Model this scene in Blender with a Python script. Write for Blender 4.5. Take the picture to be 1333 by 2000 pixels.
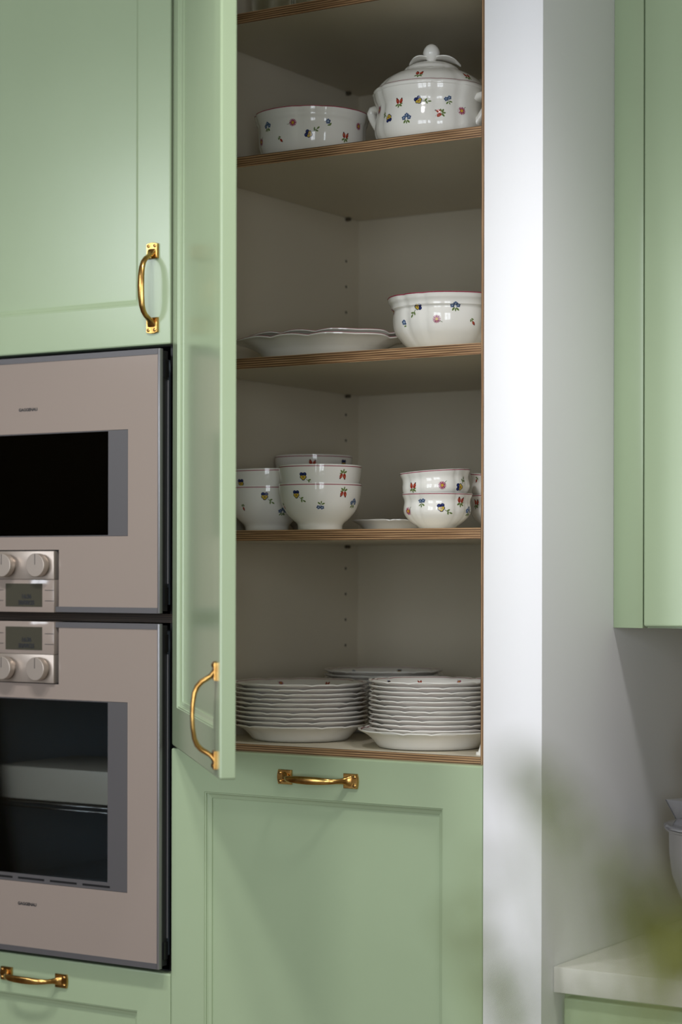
import bpy, bmesh, math, random
from mathutils import Vector, Matrix

random.seed(7)
D = bpy.data
scene = bpy.context.scene
COL = scene.collection
for o in list(D.objects):
    D.objects.remove(o)

# ------------------------------------------------------------------ camera
YAW, ROLL = math.radians(32.17), 0.0018
cam_data = D.cameras.new('camera')
cam = D.objects.new('camera', cam_data)
COL.objects.link(cam)
fw = Vector((-math.sin(YAW), math.cos(YAW), 0))
rt = Vector((math.cos(YAW), math.sin(YAW), 0))
up = Vector((0, 0, 1))
cr, sr = math.cos(ROLL), math.sin(ROLL)
r2 = rt * cr + up * sr
u2 = up * cr - rt * sr
m = Matrix((r2, u2, -fw)).transposed().to_4x4()
m.translation = (1.4912, -2.7807, 1.5)
cam.matrix_world = m
cam_data.sensor_fit = 'VERTICAL'
cam_data.sensor_height = 36.0
cam_data.sensor_width = 24.0
cam_data.lens = 72.0
cam_data.shift_y = 119.0 / 2000.0
cam_data.shift_x = 0.0
cam_data.clip_start = 0.05
cam_data.dof.use_dof = True
cam_data.dof.focus_distance = 3.30
cam_data.dof.aperture_fstop = 2.8
cam_data.dof.aperture_blades = 9
scene.camera = cam

# ------------------------------------------------------------------ world, daylight, exposure
world = D.worlds.new('world')
scene.world = world
world.use_nodes = True
bg = world.node_tree.nodes['Background']
bg.inputs[0].default_value = (0.78, 0.88, 1.0, 1)
bg.inputs[1].default_value = 1.0

WIN_Y = -3.90
WINDOWS = [(-3.30, 1.30, 2.46, 3.16, 46.0), (-1.55, 1.45, 0.85, 2.75, 42.0), (0.55, 1.45, 0.85, 2.75, 54.0), (2.65, 1.45, 0.85, 2.75, 62.0)]   # centre x, width, sill, head, light
for wx, ww, wz0, wz1, en in WINDOWS:
    ld = D.lights.new('window_daylight', 'AREA')
    ld.shape = 'RECTANGLE'
    ld.size, ld.size_y = ww, wz1 - wz0
    ld.energy = en
    ld.color = (0.88, 0.93, 1.0)
    lo = D.objects.new('window_daylight', ld)
    COL.objects.link(lo)
    lo.location = (wx, WIN_Y - 0.16, (wz0 + wz1) / 2)
    lo.rotation_euler = (math.radians(90), 0, 0)

scene.view_settings.view_transform = 'Standard'
scene.view_settings.look = 'None'
scene.view_settings.gamma = 1.0
scene.view_settings.use_curve_mapping = False
scene.view_settings.exposure = -0.10
scene.cycles.use_denoising = True
scene.cycles.max_bounces = 10
scene.cycles.diffuse_bounces = 6
scene.cycles.glossy_bounces = 5
scene.cycles.transmission_bounces = 8
scene.cycles.transparent_max_bounces = 12
scene.cycles.caustics_reflective = False
scene.cycles.caustics_refractive = False
scene.cycles.sample_clamp_indirect = 4.0


# ------------------------------------------------------------------ helpers
def link(o, parent=None):
    COL.objects.link(o)
    if parent is not None:
        o.parent = parent
    return o


def thing(name, label, cat, loc=(0, 0, 0), rot=(0, 0, 0), group=None):
    o = D.objects.new(name, None)
    o.empty_display_size = 0.05
    o.location = loc
    o.rotation_euler = rot
    COL.objects.link(o)
    o['label'] = label
    o['category'] = cat
    if group:
        o['group'] = group
    return o


def structure(o):
    o['kind'] = 'structure'
    return o


class MB:
    """collects verts / faces, then links them as one mesh object"""
    def __init__(self):
        self.v, self.f, self.mi, self.sm = [], [], [], []

    def add(self, verts, faces, mi=0, smooth=False):
        b = len(self.v)
        self.v += [tuple(p) for p in verts]
        for fc in faces:
            self.f.append(tuple(i + b for i in fc))
            self.mi.append(mi)
            self.sm.append(smooth)

    def box(self, lo, hi, mi=0, bevel=0.0, seg=2):
        bm = bmesh.new()
        bmesh.ops.create_cube(bm, size=1.0)
        for vv in bm.verts:
            vv.co = Vector([(lo[i] + hi[i]) / 2 + vv.co[i] * (hi[i] - lo[i]) for i in range(3)])
        if bevel > 0:
            bmesh.ops.bevel(bm, geom=list(bm.edges), offset=bevel, segments=seg, profile=0.5, affect='EDGES')
        self.bm(bm, mi, bevel > 0)

    def bm(self, bm, mi=0, smooth=False):
        bm.verts.index_update()
        self.add([vv.co for vv in bm.verts], [[vv.index for vv in fc.verts] for fc in bm.faces], mi, smooth)
        bm.free()

    def loops(self, loops, closed_ring=True, closed_prof=False, mi=0, smooth=True, cap0=False, cap1=False):
        n = len(loops[0])
        verts = [p for lp in loops for p in lp]
        faces = []
        L = len(loops)
        for a in range(L if closed_prof else L - 1):
            b = (a + 1) % L
            for i in range(n if closed_ring else n - 1):
                j = (i + 1) % n
                faces.append((a * n + i, a * n + j, b * n + j, b * n + i))
        self.add(verts, faces, mi, smooth)
        if cap0:
            self.add(loops[0], [tuple(reversed(range(n)))], mi, False)
        if cap1:
            self.add(loops[-1], [tuple(range(n))], mi, False)

    def cyl(self, c, axis, r, h, mi=0, n=24, r2=None, bevel=0.0):
        """solid cylinder from c along axis for h"""
        ax = Vector(axis).normalized()
        t = Vector((0, 0, 1)) if abs(ax.z) < 0.9 else Vector((1, 0, 0))
        u = ax.cross(t).normalized()
        w = ax.cross(u)
        r2 = r if r2 is None else r2
        prof = [(r, 0.0)]
        if bevel > 0:
            prof += [(r2, h - bevel), (r2 - bevel * 0.3, h - bevel * 0.3), (r2 - bevel, h)]
        else:
            prof += [(r2, h)]
        lps = [[Vector(c) + ax * hh + (u * math.cos(2 * math.pi * i / n) + w * math.sin(2 * math.pi * i / n)) * rr for i in range(n)] for rr, hh in prof]
        self.loops(lps, mi=mi, cap0=True, cap1=True)

    def tube(self, pts, r, mi=0, n=10, rad=None):
        pts = [Vector(p) for p in pts]
        lps = []
        prev = None
        for i, p in enumerate(pts):
            t = (pts[min(i + 1, len(pts) - 1)] - pts[max(i - 1, 0)]).normalized()
            if prev is None:
                a = Vector((0, 0, 1)) if abs(t.z) < 0.9 else Vector((1, 0, 0))
                u = t.cross(a).normalized()
            else:
                u = (prev - t * prev.dot(t)).normalized()
            prev = u
            w = t.cross(u)
            rr = r if rad is None else rad[i]
            lps.append([p + (u * math.cos(2 * math.pi * k / n) + w * math.sin(2 * math.pi * k / n)) * rr for k in range(n)])
        self.loops(lps, mi=mi, cap0=True, cap1=True)

    def mesh(self, name, mats, auto=None):
        me = D.meshes.new(name)
        me.from_pydata(self.v, [], self.f)
        for mt in (mats if isinstance(mats, (list, tuple)) else [mats]):
            me.materials.append(mt)
        me.polygons.foreach_set('material_index', self.mi)
        me.polygons.foreach_set('use_smooth', self.sm)
        bm = bmesh.new()
        bm.from_mesh(me)
        bmesh.ops.remove_doubles(bm, verts=bm.verts, dist=1e-6)
        bmesh.ops.recalc_face_normals(bm, faces=bm.faces)
        if auto is not None:
            lim = math.radians(auto)
            for e in bm.edges:
                if len(e.link_faces) == 2 and e.calc_face_angle(0) > lim:
                    e.smooth = False
        bm.to_mesh(me)
        bm.free()
        me.update()
        return me

    def build(self, name, mats, parent=None, loc=None, auto=35, label=None):
        o = D.objects.new(name, self.mesh(name, mats, auto))
        link(o, parent)
        if loc is not None:
            o.location = loc
        if label:
            o['label'] = label
        return o


def copy_tree(o, parent=None):
    c = o.copy()
    COL.objects.link(c)
    if parent is not None:
        c.parent = parent
    for ch in list(o.children):
        copy_tree(ch, c)
    return c


# ------------------------------------------------------------------ materials (all procedural)
def principled(name, col, rough=0.5, metal=0.0, spec=0.5, **kw):
    mt = D.materials.new(name)
    mt.use_nodes = True
    p = mt.node_tree.nodes['Principled BSDF']
    p.inputs['Base Color'].default_value = (*col, 1)
    p.inputs['Roughness'].default_value = rough
    p.inputs['Metallic'].default_value = metal
    p.inputs['Specular IOR Level'].default_value = spec
    for k, v in kw.items():
        p.inputs[k.replace('_', ' ')].default_value = v
    return mt


def nodes(mt):
    return mt.node_tree.nodes, mt.node_tree.links, mt.node_tree.nodes['Principled BSDF']


def add_noise_colour(mt, c1, c2, scale, detail=3.0, stretch=(1, 1, 1)):
    N, L, p = nodes(mt)
    tc = N.new('ShaderNodeTexCoord')
    mp = N.new('ShaderNodeMapping')
    mp.inputs['Scale'].default_value = stretch
    nz = N.new('ShaderNodeTexNoise')
    nz.inputs['Scale'].default_value = scale
    nz.inputs['Detail'].default_value = detail
    rp = N.new('ShaderNodeValToRGB')
    rp.color_ramp.elements[0].position = 0.35
    rp.color_ramp.elements[1].position = 0.65
    rp.color_ramp.elements[0].color = (*c1, 1)
    rp.color_ramp.elements[1].color = (*c2, 1)
    L.new(tc.outputs['Object'], mp.inputs[0])
    L.new(mp.outputs[0], nz.inputs['Vector'])
    L.new(nz.outputs[0], rp.inputs[0])
    L.new(rp.outputs[0], p.inputs['Base Color'])
    return nz


def add_bump(mt, scale, strength, dist=0.001, detail=2.0):
    N, L, p = nodes(mt)
    tc = N.new('ShaderNodeTexCoord')
    nz = N.new('ShaderNodeTexNoise')
    nz.inputs['Scale'].default_value = scale
    nz.inputs['Detail'].default_value = detail
    b = N.new('ShaderNodeBump')
    b.inputs['Strength'].default_value = strength
    b.inputs['Distance'].default_value = dist
    L.new(tc.outputs['Object'], b.inputs['Height']) if False else None
    L.new(tc.outputs['Object'], nz.inputs['Vector'])
    L.new(nz.outputs[0], b.inputs['Height'])
    L.new(b.outputs[0], p.inputs['Normal'])


GREEN = principled('sage_green_paint', (0.350, 0.437, 0.278), 0.21)
add_noise_colour(GREEN, (0.345, 0.432, 0.274), (0.355, 0.443, 0.283), 6.0)
WALLW = principled('white_wall_paint', (0.80, 0.80, 0.815), 0.55, spec=0.3)
add_bump(WALLW, 60.0, 0.06, 0.002)
MELA = principled('white_melamine', (0.63, 0.575, 0.455), 0.42)
ROOMW = principled('room_wall_paint', (0.32, 0.27, 0.19), 0.7, spec=0.2)
CEILW = principled('ceiling_paint', (0.42, 0.39, 0.32), 0.8, spec=0.2)
FLOORM = principled('oak_floor', (0.14, 0.09, 0.05), 0.45)
add_noise_colour(FLOORM, (0.10, 0.065, 0.035), (0.17, 0.11, 0.06), 5.0, 4.0, (8, 1, 1))
BRASS = principled('aged_brass', (0.62, 0.36, 0.11), 0.24, 1.0)
add_noise_colour(BRASS, (0.46, 0.245, 0.070), (0.68, 0.42, 0.135), 70.0, 4.0)
SLOT = principled('dark_screw_slot', (0.03, 0.018, 0.008), 0.6)
PORC = principled('white_porcelain', (0.85, 0.83, 0.78), 0.07, spec=0.55)
PINK = principled('pink_rim_glaze', (0.34, 0.045, 0.085), 0.12)
TAUPE = principled('taupe_backed_glass', (0.292, 0.240, 0.208), 0.10, spec=0.5)
ALU = principled('grey_aluminium', (0.125, 0.120, 0.125), 0.42, 0.4)
ALUL = principled('pale_aluminium_edge', (0.26, 0.255, 0.265), 0.34, 0.6)
STEEL = principled('brushed_steel', (0.50, 0.43, 0.375), 0.36, 0.65)
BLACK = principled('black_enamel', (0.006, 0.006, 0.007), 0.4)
DGREY = principled('dark_grey_metal', (0.022, 0.022, 0.024), 0.45, 0.3)
FRAMEG = principled('window_frame_grey', (0.085, 0.080, 0.083), 0.4)
LCD = principled('lcd_screen', (0.062, 0.058, 0.043), 0.15)
INK = principled('dark_print', (0.010, 0.011, 0.014), 0.5)
CAVITY = principled('oven_enamel', (0.22, 0.265, 0.29), 0.35)
LINER = principled('lit_liner', (0.80, 0.70, 0.54), 0.35)  # bright tone paints in the light on the oven's inner side
DARKPIN = principled('bronze_shelf_pin', (0.11, 0.09, 0.06), 0.45, 0.4)
HOLE = principled('drilled_hole', (0.025, 0.020, 0.014), 0.9)
WORKTOP = principled('pale_stone_worktop', (0.62, 0.60, 0.56), 0.32)
add_noise_colour(WORKTOP, (0.59, 0.57, 0.53), (0.65, 0.63, 0.59), 40.0)
INOX = principled('polished_steel', (0.55, 0.54, 0.52), 0.2, 1.0)
MIXP = principled('dark_mixer_enamel', (0.022, 0.012, 0.010), 0.18)
PLAST = principled('clear_plastic', (0.92, 0.93, 1.0), 0.08, Transmission_Weight=0.92, IOR=1.3)
CLEAR = principled('clear_glass', (0.97, 1.0, 0.98), 0.02, Transmission_Weight=1.0, IOR=1.45)
LEAF = principled('yellow_green_leaf', (0.10, 0.105, 0.006), 0.5)
add_noise_colour(LEAF, (0.060, 0.066, 0.004), (0.10, 0.10, 0.006), 30.0)
LEAF2 = principled('olive_leaf', (0.12, 0.13, 0.055), 0.55)
STEMM = principled('green_stem', (0.14, 0.17, 0.05), 0.6)
VASEM = principled('vase_glaze', (0.45, 0.46, 0.44), 0.25)
ISLM = principled('island_paint', (0.32, 0.45, 0.28), 0.35)
WFRAME = principled('window_frame_white', (0.75, 0.75, 0.74), 0.4)


def tinted_glass(name, tint, refl=1.0):
    mt = D.materials.new(name)
    mt.use_nodes = True
    N, L = mt.node_tree.nodes, mt.node_tree.links
    N.clear()
    out = N.new('ShaderNodeOutputMaterial')
    mx = N.new('ShaderNodeMixShader')
    tr = N.new('ShaderNodeBsdfTransparent')
    tr.inputs[0].default_value = (*tint, 1)
    gl = N.new('ShaderNodeBsdfGlossy')
    gl.inputs['Roughness'].default_value = 0.03
    fr = N.new('ShaderNodeFresnel')
    fr.inputs[0].default_value = 1.5
    L.new(fr.outputs[0], mx.inputs[0])
    L.new(tr.outputs[0], mx.inputs[1])
    L.new(gl.outputs[0], mx.inputs[2])
    L.new(mx.outputs[0], out.inputs[0])
    return mt


DARKGLASS = tinted_glass('black_oven_glass', (0.10, 0.10, 0.095))
GREYGLASS = tinted_glass('grey_oven_glass', (0.78, 0.81, 0.83))


def plywood(name, axis, dark=1.0):
    """birch plywood edge: thin stripes across AXIS (object space), broken up by grain"""
    mt = principled(name, (0.3, 0.18, 0.09), 0.5)
    N, L, p = nodes(mt)
    tc = N.new('ShaderNodeTexCoord')
    sx = N.new('ShaderNodeSeparateXYZ')
    L.new(tc.outputs['Object'], sx.inputs[0])
    nz = N.new('ShaderNodeTexNoise')
    nz.inputs['Scale'].default_value = 9.0
    nz.inputs['Detail'].default_value = 2.0
    L.new(tc.outputs['Object'], nz.inputs['Vector'])
    wob = N.new('ShaderNodeMath')
    wob.operation = 'MULTIPLY_ADD'
    wob.inputs[1].default_value = 0.0018
    L.new(nz.outputs[0], wob.inputs[0])
    L.new(sx.outputs['XYZ'.index(axis)], wob.inputs[2])
    ml = N.new('ShaderNodeMath')
    ml.operation = 'MULTIPLY'
    ml.inputs[1].default_value = 2 * math.pi / 0.0036
    L.new(wob.outputs[0], ml.inputs[0])
    sn = N.new('ShaderNodeMath')
    sn.operation = 'SINE'
    L.new(ml.outputs[0], sn.inputs[0])
    mr = N.new('ShaderNodeMapRange')
    mr.inputs[1].default_value = -1
    mr.inputs[2].default_value = 1
    L.new(sn.outputs[0], mr.inputs[0])
    mp = N.new('ShaderNodeMapping')
    sc = {'X': (900, 30, 14), 'Z': (14, 30, 900)}[axis]
    mp.inputs['Scale'].default_value = sc
    L.new(tc.outputs['Object'], mp.inputs[0])
    n2 = N.new('ShaderNodeTexNoise')
    n2.inputs['Scale'].default_value = 1.0
    n2.inputs['Detail'].default_value = 3.0
    L.new(mp.outputs[0], n2.inputs['Vector'])
    mix = N.new('ShaderNodeMath')
    mix.operation = 'MULTIPLY_ADD'
    mix.inputs[1].default_value = 1.1
    L.new(n2.outputs[0], mix.inputs[0])
    m2 = N.new('ShaderNodeMath')
    m2.operation = 'MULTIPLY_ADD'
    m2.inputs[1].default_value = 0.55
    m2.inputs[2].default_value = -0.30
    L.new(mr.outputs[0], m2.inputs[0])
    L.new(m2.outputs[0], mix.inputs[2])
    rp = N.new('ShaderNodeValToRGB')
    e = rp.color_ramp.elements
    e[0].position, e[0].color = 0.15, (0.060 * dark, 0.028 * dark, 0.011 * dark, 1)
    e[1].position, e[1].color = 0.90, (0.50 * dark, 0.31 * dark, 0.16 * dark, 1)
    a = rp.color_ramp.elements.new(0.5)
    a.color = (0.22 * dark, 0.115 * dark, 0.050 * dark, 1)
    L.new(mix.outputs[0], rp.inputs[0])
    L.new(rp.outputs[0], p.inputs['Base Color'])
    return mt


PLYZ = plywood('plywood_edge', 'Z')
PLYX = plywood('plywood_edge_upright', 'X')
PLYSHADE = plywood('shaded_plywood_edge', 'Z', 0.10)  # dark ply, with the shade between the ovens added into its colour


def vcol_material():
    mt = principled('painted_flower_glaze', (1, 1, 1), 0.14)
    N, L, p = nodes(mt)
    at = N.new('ShaderNodeAttribute')
    at.attribute_name = 'paint'
    L.new(at.outputs['Color'], p.inputs['Base Color'])
    return mt


DECAL = vcol_material()

# ------------------------------------------------------------------ the room
WX0, WX1, WY0, WY1, CZ = -4.60, 4.00, WIN_Y, 0.62, 3.30
b = MB(); b.box((WX0, WY0, -0.08), (WX1, WY1, 0.0)); structure(b.build('floor', FLOORM))
b = MB(); b.box((WX0, WY0, CZ), (WX1, WY1, CZ + 0.08)); structure(b.build('ceiling', CEILW))
b = MB(); b.box((WX0, WY1, 0), (WX1, WY1 + 0.08, CZ)); structure(b.build('wall_back', ROOMW))
b = MB(); b.box((WX0 - 0.08, WY0, 0), (WX0, WY1, CZ)); structure(b.build('wall_left', ROOMW))
b = MB(); b.box((WX1, WY0, 0), (WX1 + 0.08, WY1, CZ)); structure(b.build('wall_right', ROOMW))
b = MB()
edges = [WX0]
for wx, ww, *_ in WINDOWS:
    edges += [wx - ww / 2, wx + ww / 2]
edges.append(WX1)
for i in range(0, len(edges), 2):
    b.box((edges[i], WY0 - 0.08, 0), (edges[i + 1], WY0, CZ))
for wx, ww, wz0, wz1, en in WINDOWS:
    b.box((wx - ww / 2, WY0 - 0.08, 0), (wx + ww / 2, WY0, wz0))
    b.box((wx - ww / 2, WY0 - 0.08, wz1), (wx + ww / 2, WY0, CZ))
structure(b.build('wall_front', ROOMW))
for k, (wx, ww, z0, z1, en) in enumerate(WINDOWS):
    b = MB()
    x0, x1 = wx - ww / 2, wx + ww / 2
    y0, y1 = WY0 - 0.07, WY0 - 0.02
    zm = z0 + (z1 - z0) * 0.66
    for lo, hi in (((x0, y0, z0), (x0 + 0.06, y1, z1)), ((x1 - 0.06, y0, z0), (x1, y1, z1)),
                   ((x0 + 0.06, y0, z0), (x1 - 0.06, y1, z0 + 0.06)), ((x0 + 0.06, y0, z1 - 0.06), (x1 - 0.06, y1, z1)),
                   ((wx - 0.035, y0, z0 + 0.06), (wx + 0.035, y1, z1 - 0.06)),
                   ((x0 + 0.06, y0, zm), (wx - 0.035, y1, zm + 0.05)), ((wx + 0.035, y0, zm), (x1 - 0.06, y1, zm + 0.05))):
        b.box(lo, hi)
    structure(b.build('window_%d' % (k + 1), WFRAME))
# white boxed pier between the tall cupboard and the worktop run
b = MB(); b.box((0.0008, 0.0, 0.0), (0.1013, 0.62, CZ), bevel=0.0012, seg=2)
structure(b.build('wall_side', WALLW))


# ------------------------------------------------------------------ joinery pieces
def rrect(W, H, inset, rad, y, n=4):
    """rounded rectangle loop in XZ at depth y"""
    r = max(rad - inset, 0.0003)
    x0, x1, z0, z1 = inset, W - inset, inset, H - inset
    pts = []
    for cx, cz, a0 in ((x1 - r, z0 + r, -90), (x1 - r, z1 - r, 0), (x0 + r, z1 - r, 90), (x0 + r, z0 + r, 180)):
        for i in range(n):
            a = math.radians(a0 + 90.0 * i / (n - 1))
            pts.append((cx + r * math.cos(a), y, cz + r * math.sin(a)))
    return pts


def panel_front(parent, name, W, H, x, z, y=0.0, stile=0.0685, T=0.022, mat=GREEN, rot=0.0):
    """framed front: outer frame (the part itself) with moulding and sunk panel as sub-parts; local x to the right, -y outwards"""
    s, e = stile, 0.0028
    b = MB()
    prof = [(s, T), (0.0006, T), (0, T - 0.0006), (0, e), (e * 0.29, e * 0.29), (e, 0), (s, 0)]
    b.loops([rrect(W, H, a, 0.0032, yy) for a, yy in prof], closed_prof=True, smooth=False)
    door = b.build(name, mat, parent, (x, y, z), auto=50)
    door.rotation_euler = (0, 0, rot)
    b = MB()
    mp = [(s, 0.0002), (s + 0.0008, 0.0016), (s + 0.0026, 0.0018), (s + 0.0032, 0.0044), (s + 0.0056, 0.0062),
          (s + 0.0086, 0.0072), (s + 0.0104, 0.0078), (s + 0.0110, 0.0102), (s + 0.0128, 0.0104), (s + 0.0128, 0.0155), (s, 0.0155)]
    b.loops([rrect(W, H, a, 0, yy) for a, yy in mp], closed_prof=True, smooth=False)
    b.build('moulding', mat, door)
    b = MB()
    b.box((s + 0.0005, 0.0106, s + 0.0005), (W - s - 0.0005, 0.0175, H - s - 0.0005))
    b.build('panel', mat, door)
    return door


def handle_mesh():
    """cast brass pull, 155 mm long along x, standing out towards -y"""
    L2 = 0.0775
    b = MB()
    for sgn in (-1, 1):
        # foot plate with a bowed outer end
        out = []
        for zz in (-0.0120, -0.0060, 0.0, 0.0060, 0.0120):
            out.append((sgn * (L2 - 0.0022 * (abs(zz) / 0.012) ** 2), zz))
        pts = [(sgn * (L2 - 0.0275), -0.0120)] + out + [(sgn * (L2 - 0.0275), 0.0120)]
        c = (sum(p[0] for p in pts) / len(pts), 0)

        def ring(k, y):
            return [(c[0] + (p[0] - c[0]) * k, y, p[1] * k) for p in pts]
        b.loops([ring(1, 0.0), ring(1, -0.0036), ring(0.93, -0.0048)], smooth=False, cap0=True, cap1=True)
    half = [(0.0655, 0.0030, 0.0180, 0.0050), (0.0610, 0.0048, 0.0165, 0.0062), (0.0560, 0.0085, 0.0120, 0.0072), (0.0525, 0.0140, 0.0092, 0.0076),
            (0.0480, 0.0215, 0.0082, 0.0078), (0.0415, 0.0275, 0.0092, 0.0076), (0.0320, 0.0315, 0.0108, 0.0070), (0.0170, 0.0338, 0.0124, 0.0064), (0.0, 0.0345, 0.0130, 0.0062)]
    path = [(-x, o, w, t) for x, o, w, t in half] + [(x, o, w, t) for x, o, w, t in reversed(half[:-1])]
    lps = []
    for i, (x, o, w, t) in enumerate(path):
        p0, p1 = path[max(i - 1, 0)], path[min(i + 1, len(path) - 1)]
        tx, ty = p1[0] - p0[0], -(p1[1] - p0[1])
        l = math.hypot(tx, ty)
        nx, ny = -ty / l, tx / l
        lp = []
        for k in range(16):
            a = 2 * math.pi * k / 16
            ca, sa = math.cos(a), math.sin(a)
            ca = math.copysign(abs(ca) ** 0.75, ca)
            sa = math.copysign(abs(sa) ** 0.75, sa)
            lp.append((x + nx * ca * t / 2, -o + ny * ca * t / 2, sa * w / 2))
        lps.append(lp)
    b.loops(lps, cap0=True, cap1=True)
    return b.mesh('handle', BRASS, 40)


def screw_mesh():
    b = MB()
    n = 14
    lps = [[(r * math.cos(2 * math.pi * i / n), y, r * math.sin(2 * math.pi * i / n)) for i in range(n)] for r, y in ((0.0031, 0.0004), (0.0031, -0.0006), (0.0022, -0.0013), (0.0008, -0.0016))]
    b.loops(lps, cap0=True, cap1=True)
    b.box((-0.0026, -0.00175, -0.0004), (0.0026, -0.0010, 0.0004), mi=1)
    return b.mesh('screw', [BRASS, SLOT], 40)


HANDLE, SCREW = handle_mesh(), screw_mesh()


def put_handle(door, x, z, vertical=False):
    ang = math.pi / 2 if vertical else 0.0
    h = D.objects.new('handle', HANDLE)
    link(h, door)
    h.location = (x, 0, z)
    h.rotation_euler = (0, ang, 0)
    h['label'] = 'aged brass pull handle'
    for sx in (-1, 1):
        for sz in (-1, 1):
            s = D.objects.new('screw', SCREW)
            link(s, door)
            lx, lz = sx * 0.0715, sz * 0.0068
            s.location = (x + (lz if vertical else lx), -0.0047, z + (lx if vertical else lz))
            s.rotation_euler = (0, random.uniform(0, 3.1), 0)


# ------------------------------------------------------------------ tall crockery cupboard
IL, IR, FY, BY = -0.5803, -0.0163, 0.0235, 0.5745      # inner left/right faces, carcass front, inner back
CT = 2.80
cup = thing('crockery_cupboard', 'tall sage green cupboard with open door, plywood-edged shelves and lower panelled front', 'cupboard', (0, 0, 0))


def ply_box(name, lo, hi, parent, faces_mat, mats):
    """box whose front (-y) face shows the plywood edge"""
    b = MB()
    x0, y0, z0 = lo
    x1, y1, z1 = hi
    v = [(x0, y0, z0), (x1, y0, z0), (x1, y1, z0), (x0, y1, z0), (x0, y0, z1), (x1, y0, z1), (x1, y1, z1), (x0, y1, z1)]
    b.add(v, [(0, 1, 5, 4)], 1)
    b.add(v, [(1, 2, 6, 5), (2, 3, 7, 6), (3, 0, 4, 7), (4, 5, 6, 7), (3, 2, 1, 0)], 0)
    return b.build(name, mats, parent)


ply_box('side_panel', (IR, FY, 0.10), (0.0002, BY + 0.02, CT), cup, None, [MELA, PLYX])
ply_box('side_panel', (IL - 0.0172, FY, 0.10), (IL, BY + 0.02, CT), cup, None, [MELA, PLYX])
b = MB(); b.box((IL, BY, 0.12), (IR, BY + 0.012, CT)); b.build('back_panel', MELA, cup)
b = MB(); b.box((IL, FY, CT - 0.018), (IR, BY, CT)); b.build('top_panel', MELA, cup)
b = MB(); b.box((IL, 0.06, 0.0), (IR, 0.08, 0.098)); b.build('plinth', DGREY, cup)
SH = {'glass': (2.4165, 2.4342), 'tureen': (2.1768, 2.1945), 'platter': (1.8400, 1.8577), 'bowl': (1.5530, 1.5707), 'plate': (1.1972, 1.2150)}
pinm = MB(); pinm.cyl((0, 0, 0), (1, 0, 0), 0.0033, 0.010, n=14, bevel=0.001); PIN = pinm.mesh('shelf_pin', DARKPIN, 40)
holem = MB(); holem.cyl((-0.004, 0, 0), (1, 0, 0), 0.0028, 0.0043, n=14); HOLEM = holem.mesh('pin_hole', HOLE, 40)
for key, (z0, z1) in SH.items():
    g = 0.0 if key == 'plate' else 0.0008
    ply_box('shelf', (IL + g, FY + 0.001, z0), (IR - g, BY - (0.0 if key == 'plate' else 0.002), z1), cup, None, [MELA, PLYZ])
    if key != 'plate':
        for sx in (IL, IR):
            for yy in (0.075, 0.529):
                p = D.objects.new('shelf_pin', PIN); link(p, cup)
                p.location = (sx, yy, z0 - 0.0034)
                if sx == IR:
                    p.rotation_euler = (0, 0, math.pi)
z = 1.2646
while z < 2.75:
    if not any(a - 0.035 < z < c + 0.012 for a, c in SH.values()):
        for yy in (0.075, 0.529):
            h = D.objects.new('pin_hole', HOLEM); link(h, cup); h.location = (IL, yy, z)
            h = D.objects.new('pin_hole', HOLEM); link(h, cup); h.location = (IR, yy, z); h.rotation_euler = (0, 0, math.pi)
    z += 0.0488
# front panel below the shelves
dr = panel_front(cup, 'drawer_front', 0.5970, 1.0930, -0.5972, 0.1103, stile=0.0695)
put_handle(dr, 0.2965, 1.0930 - 0.0360)
b = MB(); b.box((IL + 0.002, 0.0225, 0.13), (IR - 0.002, 0.05, 1.19)); b.build('drawer_box', MELA, cup)
# the open door, hinged on the left
dw, dh = 0.5950, 1.56
dd = panel_front(cup, 'door', dw, dh, -0.5952, 1.2083, stile=0.0675, T=0.0228, rot=-math.radians(46.7))
put_handle(dd, dw - 0.0335, 0.0885, vertical=True)
for hz in (0.12, 0.78, 1.44):
    b = MB()
    b.cyl((0.0225, 0.0228, hz), (0, 1, 0), 0.0175, 0.003, n=20, bevel=0.001)
    b.box((0.006, 0.0240, hz - 0.008), (0.030, 0.034, hz + 0.008), bevel=0.001)
    b.build('hinge', INOX, dd)

# ------------------------------------------------------------------ oven housing with its door and drawer
hs = thing('oven_housing', 'sage green tall unit with brass-handled door above and drawer below two ovens', 'cabinet')
HX0, HX1 = -1.1990, -0.5990
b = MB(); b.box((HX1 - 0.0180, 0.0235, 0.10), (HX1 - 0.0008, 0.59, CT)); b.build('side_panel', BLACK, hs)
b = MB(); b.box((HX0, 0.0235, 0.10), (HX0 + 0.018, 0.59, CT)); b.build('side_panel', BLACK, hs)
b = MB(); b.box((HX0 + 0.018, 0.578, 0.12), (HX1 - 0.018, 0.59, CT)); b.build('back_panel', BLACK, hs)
b = MB(); b.box((HX0 + 0.018, 0.06, 0.0), (HX1 - 0.018, 0.08, 0.098)); b.build('plinth', DGREY, hs)
for z0, z1 in ((1.4145, 1.4295), (0.8060, 0.8220), (1.8865, 1.9030)):
    if z0 == 1.4145:
        ply_box('shelf', (HX0 + 0.0005, 0.018, z0), (HX1 - 0.0015, 0.57, z1), hs, None, [BLACK, PLYSHADE])
    else:
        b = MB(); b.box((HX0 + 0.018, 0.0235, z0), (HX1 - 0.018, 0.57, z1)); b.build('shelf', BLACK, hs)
b = MB(); b.box((HX0 + 0.018, 0.0240, 0.15), (HX1 - 0.018, 0.045, 0.80)); b.build('drawer_box', MELA, hs)
b = MB(); b.box((HX0 + 0.018, 0.0240, 1.905), (HX1 - 0.018, 0.045, 2.78)); b.build('backing_panel', MELA, hs)
ud = panel_front(hs, 'door', 0.5960, 0.89, HX1 - 0.5972, 1.8875, stile=0.0690)
put_handle(ud, 0.5960 - 0.0365, 0.0965, vertical=True)
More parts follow.
